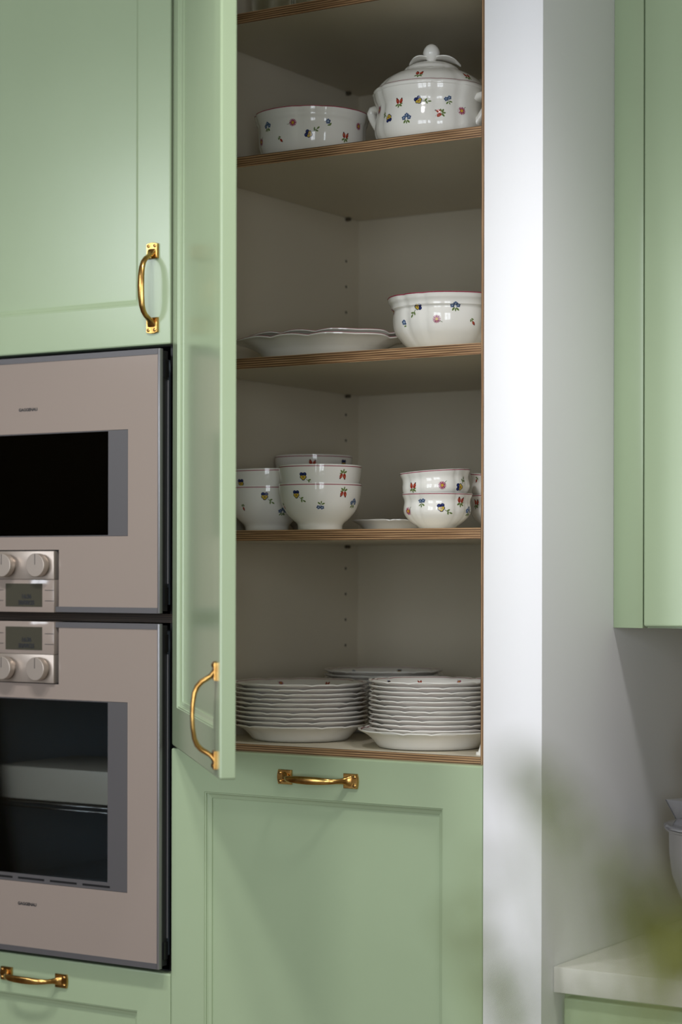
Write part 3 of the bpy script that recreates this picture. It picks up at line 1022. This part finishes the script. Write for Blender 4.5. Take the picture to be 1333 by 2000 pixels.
# MOTIFS BEGIN
MOT = {
 'tureen': [('hips', -53, 0.76, 0, 1.55), ('pansy', -31, 0.74, 30, 1.4), ('forget_pair', 0, 0.76, 20, 1.4), ('daisy', -90, 0.72, 0, 1.4), ('pansy', -65, 0.52, 190, 1.4), ('forget', -43, 0.48, 0, 1.6), ('hips', -10, 0.53, 100, 1.55), ('daisy', 15, 0.59, 0, 1.4), ('hips', 96, 0.76, -7, 1.4), ('redbud', 120, 0.59, 10, 1.4), ('redbud', 144, 0.74, 8, 1.4), ('pansy', 168, 0.59, -14, 1.4), ('redbud', -168, 0.72, -18, 1.4), ('bluebud', -144, 0.59, 4, 1.4), ('redbud', -120, 0.59, -5, 1.4)],
 'lid': [('hips', -31, 0.24, 0, 1.55), ('hips', 26, 0.24, 0, 1.55), ('bluebud', 96, 0.24, -16, 1.4), ('bluebud', 120, 0.24, 25, 1.4), ('redbud', 144, 0.24, 17, 1.4), ('pansy', 168, 0.24, -20, 1.4), ('redbud', -168, 0.24, -11, 1.4), ('pansy', -144, 0.24, 0, 1.4), ('redbud', -120, 0.24, 15, 1.4)],
 'shallow_bowl': [('forget', -53, 0.73, 0, 1.6), ('daisy', -19, 0.72, 150, 1.4), ('pansy', -2, 0.53, 70, 1.4), ('bluebud', 19, 0.73, 0, 1.5), ('hips', 39, 0.54, 0, 1.55), ('daisy', 59, 0.74, 0, 1.4), ('redbud', -34, 0.47, 40, 1.35), ('daisy', -68, 0.51, 0, 1.4), ('forget', 96, 0.47, 16, 1.4), ('redbud', 120, 0.51, 29, 1.4), ('hips', 144, 0.74, -24, 1.4), ('pansy', 168, 0.53, 1, 1.4), ('hips', -168, 0.54, 13, 1.4), ('forget', -144, 0.54, -4, 1.4), ('redbud', -120, 0.47, 6, 1.4), ('daisy', -96, 0.47, 7, 1.4)],
 'deep_bowl': [('daisy', -137, 0.77, 0, 1.4), ('bluebud', -105, 0.55, 0, 1.5), ('pansy', -86, 0.77, -90, 1.4), ('daisy', -65, 0.57, -70, 1.4), ('forget', -46, 0.77, 0, 1.6), ('redbud', -27, 0.53, 35, 1.35), ('hips', 48, 0.77, 13, 1.4), ('pansy', 72, 0.77, 8, 1.4), ('bluebud', 96, 0.53, -20, 1.4), ('bluebud', 120, 0.77, 4, 1.4), ('redbud', 144, 0.77, -24, 1.4), ('bluebud', 168, 0.53, -17, 1.4), ('bluebud', -168, 0.77, -13, 1.4)],
 'cereal_front_low': [('pansy', -93, 0.78, 0, 1.4), ('forget_pair', -57, 0.54, 170, 1.4), ('hips', -23, 0.79, 180, 1.55), ('forget', 0, 0.63, 0, 1.6), ('redbud', -130, 0.56, 0, 1.35), ('daisy', 48, 0.78, -26, 1.4), ('forget', 72, 0.63, -25, 1.4), ('daisy', 96, 0.78, -4, 1.4), ('hips', 120, 0.78, -12, 1.4), ('forget', 144, 0.63, 25, 1.4), ('pansy', 168, 0.78, 8, 1.4), ('redbud', -168, 0.78, -6, 1.4)],
 'cereal_front_top': [('pansy', -82, 0.77, 0, 1.4), ('hips', -24, 0.78, 180, 1.55), ('bluebud', 48, 0.78, 5, 1.4), ('daisy', 72, 0.77, -28, 1.4), ('daisy', 96, 0.77, -26, 1.4), ('pansy', 120, 0.77, 30, 1.4), ('hips', 144, 0.78, -12, 1.4), ('redbud', 168, 0.78, -21, 1.4), ('bluebud', -168, 0.77, 25, 1.4)],
 'cereal_door_low': [('pansy', -59, 0.79, 0, 1.4), ('redbud', -95, 0.57, 0, 1.35), ('forget', -29, 0.5, 0, 1.6), ('daisy', 48, 0.57, -7, 1.4), ('hips', 72, 0.57, -6, 1.4), ('forget', 96, 0.5, -6, 1.4), ('bluebud', 120, 0.5, 13, 1.4), ('redbud', 144, 0.79, 9, 1.4), ('redbud', 168, 0.57, -3, 1.4), ('bluebud', -168, 0.5, 15, 1.4)],
 'cereal_door_top': [('pansy', -96, 0.73, 0, 1.4), ('hips', 48, 0.73, -3, 1.4), ('daisy', 72, 0.73, 5, 1.4), ('daisy', 96, 0.73, 20, 1.4), ('forget', 120, 0.73, -29, 1.4), ('forget', 144, 0.73, -27, 1.4), ('bluebud', 168, 0.73, -1, 1.4), ('daisy', -168, 0.73, 8, 1.4)],
 'cereal_back_top': [('hips', -59, 0.83, 0, 1.55), ('pansy', -6, 0.83, 0, 1.4), ('bluebud', 48, 0.83, 17, 1.4), ('forget', 72, 0.83, 7, 1.4), ('pansy', 96, 0.83, -7, 1.4), ('daisy', 120, 0.83, -11, 1.4), ('redbud', 144, 0.83, -19, 1.4), ('daisy', 168, 0.83, -10, 1.4), ('daisy', -168, 0.83, -11, 1.4)],
 'small_low': [('daisy', -104, 0.57, 0, 1.4), ('forget_pair', -73, 0.79, 0, 1.4), ('pansy', -39, 0.64, 10, 1.4), ('hips', -2, 0.82, 0, 1.55), ('forget', 21, 0.58, 0, 1.6), ('forget', 72, 0.57, 19, 1.4), ('pansy', 96, 0.58, 13, 1.4), ('bluebud', 120, 0.79, -11, 1.4), ('redbud', 144, 0.79, 11, 1.4), ('daisy', 168, 0.79, -10, 1.4), ('hips', -168, 0.82, 11, 1.4), ('bluebud', -144, 0.57, -24, 1.4)],
 'small_top': [('hips', -91, 0.66, 0, 1.55), ('daisy', -38, 0.62, 0, 1.4), ('pansy', -4, 0.56, 90, 1.4), ('redbud', 72, 0.62, 30, 1.4), ('daisy', 96, 0.56, 23, 1.4), ('hips', 120, 0.62, 21, 1.4), ('hips', 144, 0.66, -9, 1.4), ('bluebud', 168, 0.56, -17, 1.4), ('redbud', -168, 0.62, -13, 1.4), ('hips', -144, 0.66, -28, 1.4)],
 'small_side_low': [('hips', -120, 0.81, 0, 1.55), ('redbud', 48, 0.81, -10, 1.4), ('redbud', 72, 0.81, 25, 1.4), ('daisy', 96, 0.81, 21, 1.4), ('bluebud', 120, 0.81, 21, 1.4), ('redbud', 144, 0.81, 7, 1.4), ('hips', 168, 0.81, -12, 1.4), ('redbud', -168, 0.81, -1, 1.4)],
 'small_side_top': [('redbud', -121, 0.84, -40, 1.35), ('daisy', 48, 0.84, -12, 1.4), ('forget', 72, 0.84, -28, 1.4), ('forget', 96, 0.84, -18, 1.4), ('pansy', 120, 0.84, 30, 1.4), ('redbud', 144, 0.84, 5, 1.4), ('bluebud', 168, 0.84, -28, 1.4), ('bluebud', -168, 0.84, 23, 1.4)],
}
# MOTIFS END
PLACE = {   # kind, location, turn about z
 'tureen': ('tureen', (-0.178, 0.150, 2.1946), -43.0),
 'lid': ('lid', (-0.178, 0.150, 2.1946), -43.0),
 'shallow_bowl': ('round_serving', (-0.412, 0.150, 2.1946), -58.5),
 'deep_bowl': ('deep_serving', (-0.141, 0.140, 1.8578), -7.0),
 'cereal_front_low': ('cereal', (-0.361, 0.0985, 1.5708), 0.0),
 'cereal_front_top': ('cereal', (-0.361, 0.0985, 1.6010), 0.0),
 'cereal_door_low': ('cereal', (-0.504, 0.150, 1.5708), 0.0),
 'cereal_door_top': ('cereal', (-0.504, 0.150, 1.6005), 0.0),
 'cereal_back_top': ('cereal', (-0.505, 0.300, 1.6312), 0.0),
 'small_low': ('small', (-0.143, 0.110, 1.5708), -15.0),
 'small_top': ('small', (-0.143, 0.110, 1.6070), -12.0),
 'small_side_low': ('small', (-0.079, 0.222, 1.5708), 0.0),
 'small_side_top': ('small', (-0.079, 0.222, 1.6065), 0.0),
}


def place(key, name, label, cat, group=None, tilt=(0, 0)):
    kind, loc, rz = PLACE[key]
    return dish(kind, name, label, cat, loc, rz, tilt, group, MOT.get(key, ()))


# tureen with lid, finial and handles
tu = place('tureen', 'soup_tureen', 'white flower-painted lidded tureen on the upper shelf', 'tureen')
lid = D.objects.new('lid', MESH['lid']); link(lid, tu)
r = D.objects.new('rim_line', RIM['lid']); link(r, lid)
flowers(lid, 'lid', MOT['lid'])
b = MB()
prof = [(0.0045, 0.1440), (0.0060, 0.1475), (0.0105, 0.1515), (0.0136, 0.1565), (0.0141, 0.1612), (0.0125, 0.1670), (0.0090, 0.1718), (0.0045, 0.1747), (0.0006, 0.1755)]
b.loops([[(rr * math.cos(2 * math.pi * i / 28), rr * math.sin(2 * math.pi * i / 28), zz) for i in range(28)] for rr, zz in prof], cap0=True, cap1=True)
b.build('finial', PORC, lid, label='egg-shaped porcelain bud finial')
for la, ln in ((238, 0.034), (82, 0.045), (160, 0.036)):
    b = MB()
    n, mth = 9, 7
    top, bot = [], []
    for i in range(n):
        u = i / (n - 1)
        w = 0.0170 * (math.sin(math.pi * min(1, u * 0.92 + 0.10)) ** 0.8) * (1.0 if u < 0.6 else 1.0) + 0.0006
        rad = 0.004 + u * ln
        zc = 0.1515 + 0.0022 * math.sin(u * 2.4) - 0.0105 * u ** 2.2 * (ln / 0.040)
        rt_, rb_ = [], []
        for k in range(mth):
            v = (k / (mth - 1) - 0.5) * 2
            zz = zc + 0.0026 * abs(v) ** 1.5 * (1 - 0.4 * u)
            rt_.append((rad, v * w, zz))
            rb_.append((rad, v * w, zz - 0.0018))
        top.append(rt_); bot.append(rb_)
    b.loops([top[i] + list(reversed(bot[i])) for i in range(n)], cap0=True, cap1=True)
    o = b.build('finial_leaf', PORC, lid, auto=60)
    o.rotation_euler = (0, 0, math.radians(la))
for sgn in (0, 180):
    b = MB()
    path = [(0.0890, 0.0330), (0.0965, 0.0425), (0.1040, 0.0540), (0.1105, 0.0650), (0.1135, 0.0730), (0.1100, 0.0785), (0.1030, 0.0790), (0.0960, 0.0775), (0.0880, 0.0750)]
    lps = []
    for i, (rr, zz) in enumerate(path):
        a, c = path[max(i - 1, 0)], path[min(i + 1, len(path) - 1)]
        tr, tz = c[0] - a[0], c[1] - a[1]
        l = math.hypot(tr, tz)
        nr, nz = -tz / l, tr / l
        w = 0.0125 + 0.004 * abs(i / (len(path) - 1) - 0.5) * 2
        t_ = 0.0062
        lp = []
        for k in range(16):
            an = 2 * math.pi * k / 16
            ca, sa = math.cos(an), math.sin(an)
            ca = math.copysign(abs(ca) ** 0.7, ca); sa = math.copysign(abs(sa) ** 0.6, sa)
            lp.append((rr + nr * ca * t_, sa * w, zz + nz * ca * t_))
        lps.append(lp)
    b.loops(lps, cap0=True, cap1=True)
    o = b.build('handle', PORC, tu, auto=60)
    o.rotation_euler = (0, 0, math.radians(43 + sgn))

place('shallow_bowl', 'serving_bowl', 'white round serving bowl with painted flowers beside the lidded tureen', 'bowl')
place('deep_bowl', 'serving_bowl', 'white panelled serving bowl with flared rim beside the oval platters', 'bowl')


# oval platters on the shelf below
def platter(label, loc, a, bb, h, rz, tilt=(0, 0)):
    t = thing('oval_platter', label, 'platter', loc, (math.radians(tilt[0]), math.radians(tilt[1]), math.radians(rz)), 'oval platters on the middle shelf')
    outp = [(0, .0030), (.55, .0030), (.625, 0), (.65, .0008), (.675, .006), (.72, .0125), (.82, .0185), (.92, .0228), (1.0, .0245)]
    inp = [(1.0, .0262), (.96, .0252), (.85, .0210), (.74, .0150), (.68, .0085), (.60, .0066), (0, .0062)]
    nth = 128

    def pt(r, z, th):
        f = 1.0
        e = max(0.0, (r - 0.6) / 0.4)
        f -= e * (1 - lobes(th, 0.034, 4, 0.50, 0.09))
        f -= e * 0.010 * (1 - math.cos(8 * th)) * 0.5
        zz = z * h / .0262 + e * 0.0040 * (lobes(th, 1.0, 4, 0.50, 0.12) - 0.7)
        return (r * f * a * math.cos(th), r * f * bb * math.sin(th), zz)
    b = MB()
    lps = [[pt(r_, z_, 2 * math.pi * j / nth) for j in range(nth)] for r_, z_ in resample(outp, 22)[1:] + resample(inp, 18)[:-1]]
    b.loops(lps, cap0=True, cap1=True)
    b.build('body', PORC, t, auto=60)
    b = MB()
    b.loops([[pt(r_, z_ + .0002, 2 * math.pi * j / nth) for j in range(nth)] for r_, z_ in ((1.0004, .0258), (1.0004, .0263), (.9960, .0264), (.9920, .0263))])
    b.build('rim_line', PINK, t, auto=None, label='thin pink painted line')
    return t


platter('larger white scalloped oval platter lying directly on the middle shelf', (-0.4020, 0.1640, 1.8578), 0.1530, 0.1260, 0.0385, 6)
platter('white scalloped oval platter nested on top of the other platter', (-0.3960, 0.1720, 1.8735), 0.1400, 0.1140, 0.0310, 6, (0, 0))

# cereal bowls
G1 = 'round footed bowls on the bowl shelf'
place('cereal_front_low', 'footed_bowl', 'lower bowl of the two stacked at the front with pansy, forget-me-nots and rosehips', 'bowl', G1)
place('cereal_front_top', 'footed_bowl', 'upper bowl of the round pair stacked at the front of the shelf', 'bowl', G1)
place('cereal_door_low', 'footed_bowl', 'lower round bowl of the stack half hidden by the open door', 'bowl', G1)
place('cereal_door_top', 'footed_bowl', 'upper round bowl of the stack half hidden by the open door', 'bowl', G1, tilt=(1.2, -0.6))
for k, w in enumerate(('bottom', 'middle')):
    t = dish('cereal', 'footed_bowl', w + ' round bowl of the three stacked at the back of the shelf', 'bowl', (-0.505, 0.300, 1.5708 + 0.0302 * k), 20.0 * k, (0, 0), G1, MOT['cereal_back_top'])
place('cereal_back_top', 'footed_bowl', 'topmost round bowl of the stack behind the others, rim just showing', 'bowl', G1)
G2 = 'small panelled bowls on the bowl shelf'
place('small_low', 'dessert_bowl', 'lower small panelled bowl near the white pier with pansy and rosehips', 'bowl', G2)
place('small_top', 'dessert_bowl', 'tilted upper small panelled bowl with pink daisy', 'bowl', G2, tilt=(2.2, -3.2))
place('small_side_low', 'dessert_bowl', 'lower small bowl of the stack cut off by the plywood side', 'bowl', G2)
place('small_side_top', 'dessert_bowl', 'upper small bowl of the stack cut off by the plywood side', 'bowl', G2, tilt=(3.0, 3.0))
dish('plate', 'saucer', 'white scalloped saucer lying between the two groups of bowls', 'saucer', (-0.3050, 0.2560, 1.5708), 33, (0, 0), None, (), scale=0.68).scale = (0.68, 0.68, 0.70)

# plates
ORD = ['bottom', 'second', 'third', 'fourth', 'fifth', 'sixth', 'seventh', 'eighth', 'ninth', 'tenth', 'eleventh', 'twelfth', 'thirteenth']
random.seed(11)


def plate_stack(n, x, y, z, dz, scale, where, group, name, first=0, flower=True):
    for k in range(n):
        nm = ORD[k + first]
        lab = ('%s plate from the bottom, %s' % (nm, where)) if nm != 'bottom' else 'bottom plate, ' + where
        if k == n - 1:
            lab = 'topmost plate, ' + where
        jx, jy = random.uniform(-.0007, .0007), random.uniform(-.0007, .0007)
        mot = ()
        if k == n - 1 and flower:
            mot = [('pansy', -150, 0.16, 0, 1), ('forget', -95, 0.17, 0, 1), ('hips', -50, 0.16, 0, 1), ('daisy', 0, 0.16, 0, 1), ('hips', 45, 0.17, 0, 1), ('pansy', 85, 0.16, 0, 1), ('forget', 120, 0.16, 0, 1), ('hips', 160, 0.16, 0, 1), ('pansy', 60, 0.6, 0, 1), ('hips', 150, 0.62, 0, 1), ('daisy', 240, 0.6, 0, 1)]
        t = dish('plate', name, 'white scalloped ' + lab, 'plate', (x + jx, y + jy, z + dz * k), random.uniform(0, 360), (random.uniform(-.08, .08), random.uniform(-.08, .08)) if k else (0, 0), group, mot, True)
        t.scale = (scale, scale, scale if scale > 0.95 else 0.92)


plate_stack(10, -0.4370, 0.1560, 1.2151, 0.00785, 1.0, 'wider stack beside the open door', 'dinner plates beside the open door', 'dinner_plate')
t = dish('plate', 'soup_plate', 'wide shallow plate under the stack near the white pier', 'plate', (-0.1740, 0.1400, 1.2151), 20)
t.scale = (1.025, 1.025, 1.08)
plate_stack(11, -0.1700, 0.1400, 1.2232, 0.00762, 0.895, 'narrower stack near the white pier', 'dessert plates near the white pier', 'dessert_plate')
plate_stack(12, -0.4180, 0.4000, 1.2151, 0.00770, 0.94, 'shadowed stack at the back', 'plates in the shadowed back stack', 'dinner_plate')

# small white plate rest at the right end of the plate shelf
t = thing('plate_rest', 'small white plate rest beside the plywood side panel', 'plate rest', (-0.0290, 0.0560, 1.2151))
b = MB(); b.cyl((0, 0, 0), (0, 0, 1), 0.0115, 0.0050, n=24, bevel=0.0018); b.build('foot', PORC, t)
b = MB(); b.tube([(0, 0, 0.004), (0, 0, 0.010), (0.0012, 0, 0.020), (0.0020, 0, 0.034), (0.0020, 0, 0.050)], 0.004, rad=[0.0085, 0.0062, 0.0045, 0.0036, 0.0032], n=14); b.build('upright', PORC, t)
b = MB(); b.tube([(0.0020, 0, 0.049), (0.0015, 0, 0.052), (0.0012, 0, 0.0555), (0.0012, 0, 0.058)], 0.004, rad=[0.0032, 0.0052, 0.0050, 0.0022], n=14); b.build('knob', PORC, t)

# drinking glasses on the top shelf
for (gx, gy), lb in zip(((-0.4880, 0.140), (-0.4000, 0.130)), ('clear drinking glass on the top shelf nearer the open door', 'clear drinking glass on the top shelf nearer the tureen side')):
    b = MB()
    prof = [(0.0, 0.0), (0.0325, 0.0), (0.0345, 0.002), (0.0360, 0.06), (0.0385, 0.13), (0.0368, 0.13), (0.0342, 0.06), (0.0318, 0.010), (0.0, 0.008)]
    lps = [[(max(rr, .0004) * math.cos(2 * math.pi * i / 40), max(rr, .0004) * math.sin(2 * math.pi * i / 40), zz) for i in range(40)] for rr, zz in prof]
    b.loops(lps, cap0=True, cap1=True)
    o = b.build('drinking_glass', CLEAR, None, (gx, gy, 2.4344))
    o['label'], o['category'], o['group'] = lb, 'glass', 'drinking glasses on the top shelf'

# ------------------------------------------------------------------ stand mixer on the worktop
mx = thing('stand_mixer', 'dark stand mixer with steel bowl and clear pouring shield on the worktop', 'stand mixer', (0.2800, 0.3300, 0.9000), (0, 0, math.radians(-25)))
b = MB()
lps = []
for zz, k in ((0.0, 0.97), (0.005, 1.0), (0.022, 0.97), (0.030, 0.90), (0.033, 0.80)):
    lp = []
    for i in range(48):
        a = 2 * math.pi * i / 48
        ca, sa = math.cos(a), math.sin(a)
        x = math.copysign(abs(ca) ** 0.75, ca) * 0.170 + 0.0750
        y = math.copysign(abs(sa) ** 0.75, sa) * 0.100
        lp.append(((x - 0.075) * k + 0.075, y * k, zz))
    lps.append(lp)
b.loops(lps, cap0=True, cap1=True)
b.build('base', MIXP, mx)
b = MB()
lps = []
for zz, cx_, rx, ry in ((0.040, 0.185, 0.060, 0.062), (0.10, 0.190, 0.050, 0.052), (0.18, 0.190, 0.047, 0.050), (0.235, 0.180, 0.055, 0.055), (0.26, 0.175, 0.060, 0.055)):
    lps.append([(cx_ + rx * math.cos(2 * math.pi * i / 32), ry * math.sin(2 * math.pi * i / 32), zz) for i in range(32)])
b.loops(lps, cap0=True, cap1=True)
b.build('column', MIXP, mx)
b = MB()
lps = []
for u, k in ((-0.050, 0.35), (-0.042, 0.75), (-0.015, 0.98), (0.04, 1.05), (0.12, 1.08), (0.20, 1.0), (0.235, 0.8), (0.25, 0.35)):
    lps.append([(u, 0.062 * k * math.cos(2 * math.pi * i / 32), 0.305 + 0.058 * k * math.sin(2 * math.pi * i / 32)) for i in range(32)])
b.loops(lps, cap0=True, cap1=True)
b.build('motor_head', MIXP, mx)
b = MB()
prof = [(0.040, 0.046), (0.046, 0.050), (0.052, 0.056), (0.070, 0.072), (0.088, 0.098), (0.099, 0.130), (0.1035, 0.165), (0.1040, 0.198), (0.1090, 0.2005), (0.1105, 0.2030), (0.1090, 0.2055), (0.1025, 0.2045), (0.1015, 0.165), (0.097, 0.130), (0.085, 0.098), (0.066, 0.074), (0.030, 0.060), (0.001, 0.058)]
prof = [(rr, zz - 0.0120 if zz > 0.09 else 0.033 + (zz - 0.046) * 0.95) for rr, zz in prof]
b.loops([[(rr * math.cos(2 * math.pi * i / 64), rr * math.sin(2 * math.pi * i / 64), zz) for i in range(64)] for rr, zz in prof], cap0=True, cap1=True)
b.build('bowl', INOX, mx)
b = MB()
lps = []
for rr, zz in ((0.1115, 0.2050), (0.1125, 0.2085), (0.1080, 0.2110), (0.0950, 0.2125), (0.0780, 0.2160), (0.0500, 0.2180), (0.0490, 0.2160), (0.0770, 0.2140), (0.0945, 0.2105), (0.1075, 0.2088)):
    lps.append([(rr * math.cos(2 * math.pi * i / 64), rr * math.sin(2 * math.pi * i / 64), zz) for i in range(64)])
lps = [[(x_, y_, z_ - 0.0120) for x_, y_, z_ in lp] for lp in lps]
b.loops(lps, closed_prof=True)
b.build('pouring_shield', PLAST, mx)
b = MB()
ch = [[(-0.070, -0.030), (-0.070, 0.030), (-0.102, 0.034), (-0.102, -0.034)], [(-0.064, -0.034), (-0.064, 0.034), (-0.118, 0.042), (-0.118, -0.042)]]
def chl(pts, z, k):
    cx_ = sum(p[0] for p in pts) / 4
    return [(cx_ + (p[0] - cx_) * k, p[1] * k, z) for p in pts]
b.loops([chl(ch[0], 0.1995, 1.0), chl(ch[1], 0.2300, 1.0), chl(ch[1], 0.2300, 0.95), chl(ch[0], 0.1995, 0.93)], closed_prof=True, smooth=False)
b.build('pouring_chute', PLAST, mx)

# ------------------------------------------------------------------ plant close to the camera (far out of focus) on an island
isl = thing('kitchen_island', 'sage green kitchen island below the camera carrying the leafy vase', 'island', (1.55, -2.45, 0))
b = MB(); b.box((-0.55, -0.30, 0.08), (0.75, 0.30, 0.88)); b.build('body', ISLM, isl)
b = MB(); b.box((-0.53, -0.28, 0.0), (0.73, 0.28, 0.08)); b.build('plinth', DGREY, isl)
b = MB(); b.box((-0.58, -0.33, 0.88), (0.78, 0.33, 0.92), bevel=0.002); b.build('top', WORKTOP, isl)
VP = Vector((1.2700, -2.2500, 0.9202))
pl = thing('leafy_branch_vase', 'blurred yellow-green leafy sprigs close to the camera, low in the foreground', 'plant', VP)
b = MB()
prof = [(0.040, 0.0), (0.046, 0.004), (0.052, 0.06), (0.045, 0.14), (0.026, 0.20), (0.024, 0.24), (0.029, 0.26), (0.026, 0.26), (0.021, 0.24), (0.020, 0.20), (0.002, 0.18)]
b.loops([[(rr * math.cos(2 * math.pi * i / 32), rr * math.sin(2 * math.pi * i / 32), zz) for i in range(32)] for rr, zz in prof], cap0=True, cap1=True)
b.build('vase', VASEM, pl)
SPR = [  # leaf position (world), length, material
 ((1.2948, -2.3136, 1.4106), 0.026, 0),
 ((1.2815, -2.2984, 1.4110), 0.022, 0),
 ((1.3035, -2.3318, 1.4064), 0.022, 0),
 ((1.2624, -2.2749, 1.4134), 0.014, 0),
 ((1.2529, -2.2454, 1.4174), 0.010, 0),
 ((1.2352, -2.2330, 1.4190), 0.012, 1),
 ((1.2276, -2.2378, 1.4295), 0.015, 1),
 ((1.2115, -2.2242, 1.4364), 0.015, 1),
 ((1.1971, -2.2097, 1.4407), 0.012, 1),
 ((1.2085, -2.2497, 1.4129), 0.010, 1),
 ((1.2143, -2.2461, 1.3747), 0.016, 1),
 ((1.2092, -2.2493, 1.3859), 0.010, 1),
 ((1.1926, -2.2361, 1.3945), 0.011, 0),
 ((1.2048, -2.2521, 1.3859), 0.008, 0),
]
random.seed(5)
for p, ln, mi in SPR:
    p = Vector(p) - VP
    q = Vector((0, 0, 0.20))
    mid = (p + q) / 2 + Vector((-p.x * 0.15, -p.y * 0.15, 0.015))
    b = MB(); b.tube([q, (q * 2 + mid) / 3 + Vector((0, 0, 0.004)), mid, (mid + p * 2) / 3, p], 0.0011, n=6); b.build('stem', STEMM, pl)
    b = MB()
    tilt = random.uniform(-0.8, 0.8)
    ax = (rt * math.cos(tilt) + up * math.sin(tilt)).normalized()
    sd = (up * math.cos(tilt) - rt * math.sin(tilt)).normalized()
    nn = -fw
    for side in (0, 1):
        pass
    lps = []
    for i in range(7):
        u = i / 6
        w = ln * 0.40 * math.sin(math.pi * (0.06 + 0.90 * u)) ** 0.8
        c = p + ax * (u - 0.5) * ln - nn * 0.12 * ln * (u - 0.5) ** 2
        lps.append([c - sd * w + nn * 0.0020, c + nn * 0.0003, c + sd * w + nn * 0.0020, c - nn * 0.0003])
    b.loops(lps, cap0=True, cap1=True)
    b.build('leaf', LEAF if mi == 0 else LEAF2, pl, auto=None)

# ------------------------------------------------------------------ recessed downlights in the ceiling
for (lx, ly, en, cone, rad), lb in zip(((-0.48, -1.50, 86.0, 129.0, 0.12), (0.10, -1.50, 86.0, 129.0, 0.12), (0.98, -0.64, 66.0, 100.0, 0.14)),
                                   ('round recessed ceiling downlight in front of the ovens', 'round recessed ceiling downlight in front of the tall cupboard', 'round recessed ceiling downlight in front of the worktop')):
    cl = thing('recessed_downlight', lb, 'lamp', (lx, ly, CZ), group='recessed ceiling downlights')
    b = MB()
    b.loops([[(rr * math.cos(2 * math.pi * i / 32), rr * math.sin(2 * math.pi * i / 32), zz) for i in range(32)] for rr, zz in ((0.062, -0.0002), (0.060, -0.006), (0.050, -0.006), (0.048, -0.0002))], closed_prof=True)
    b.build('trim_ring', WFRAME, cl)
    la = D.lights.new('downlight_lamp', 'SPOT')
    la.energy, la.color = en, (1.0, 0.98, 0.97)
    la.spot_size, la.spot_blend, la.shadow_soft_size = math.radians(cone), 0.5, rad
    lo = D.objects.new('downlight_lamp', la); link(lo, cl); lo.location = (0, 0, -0.05)
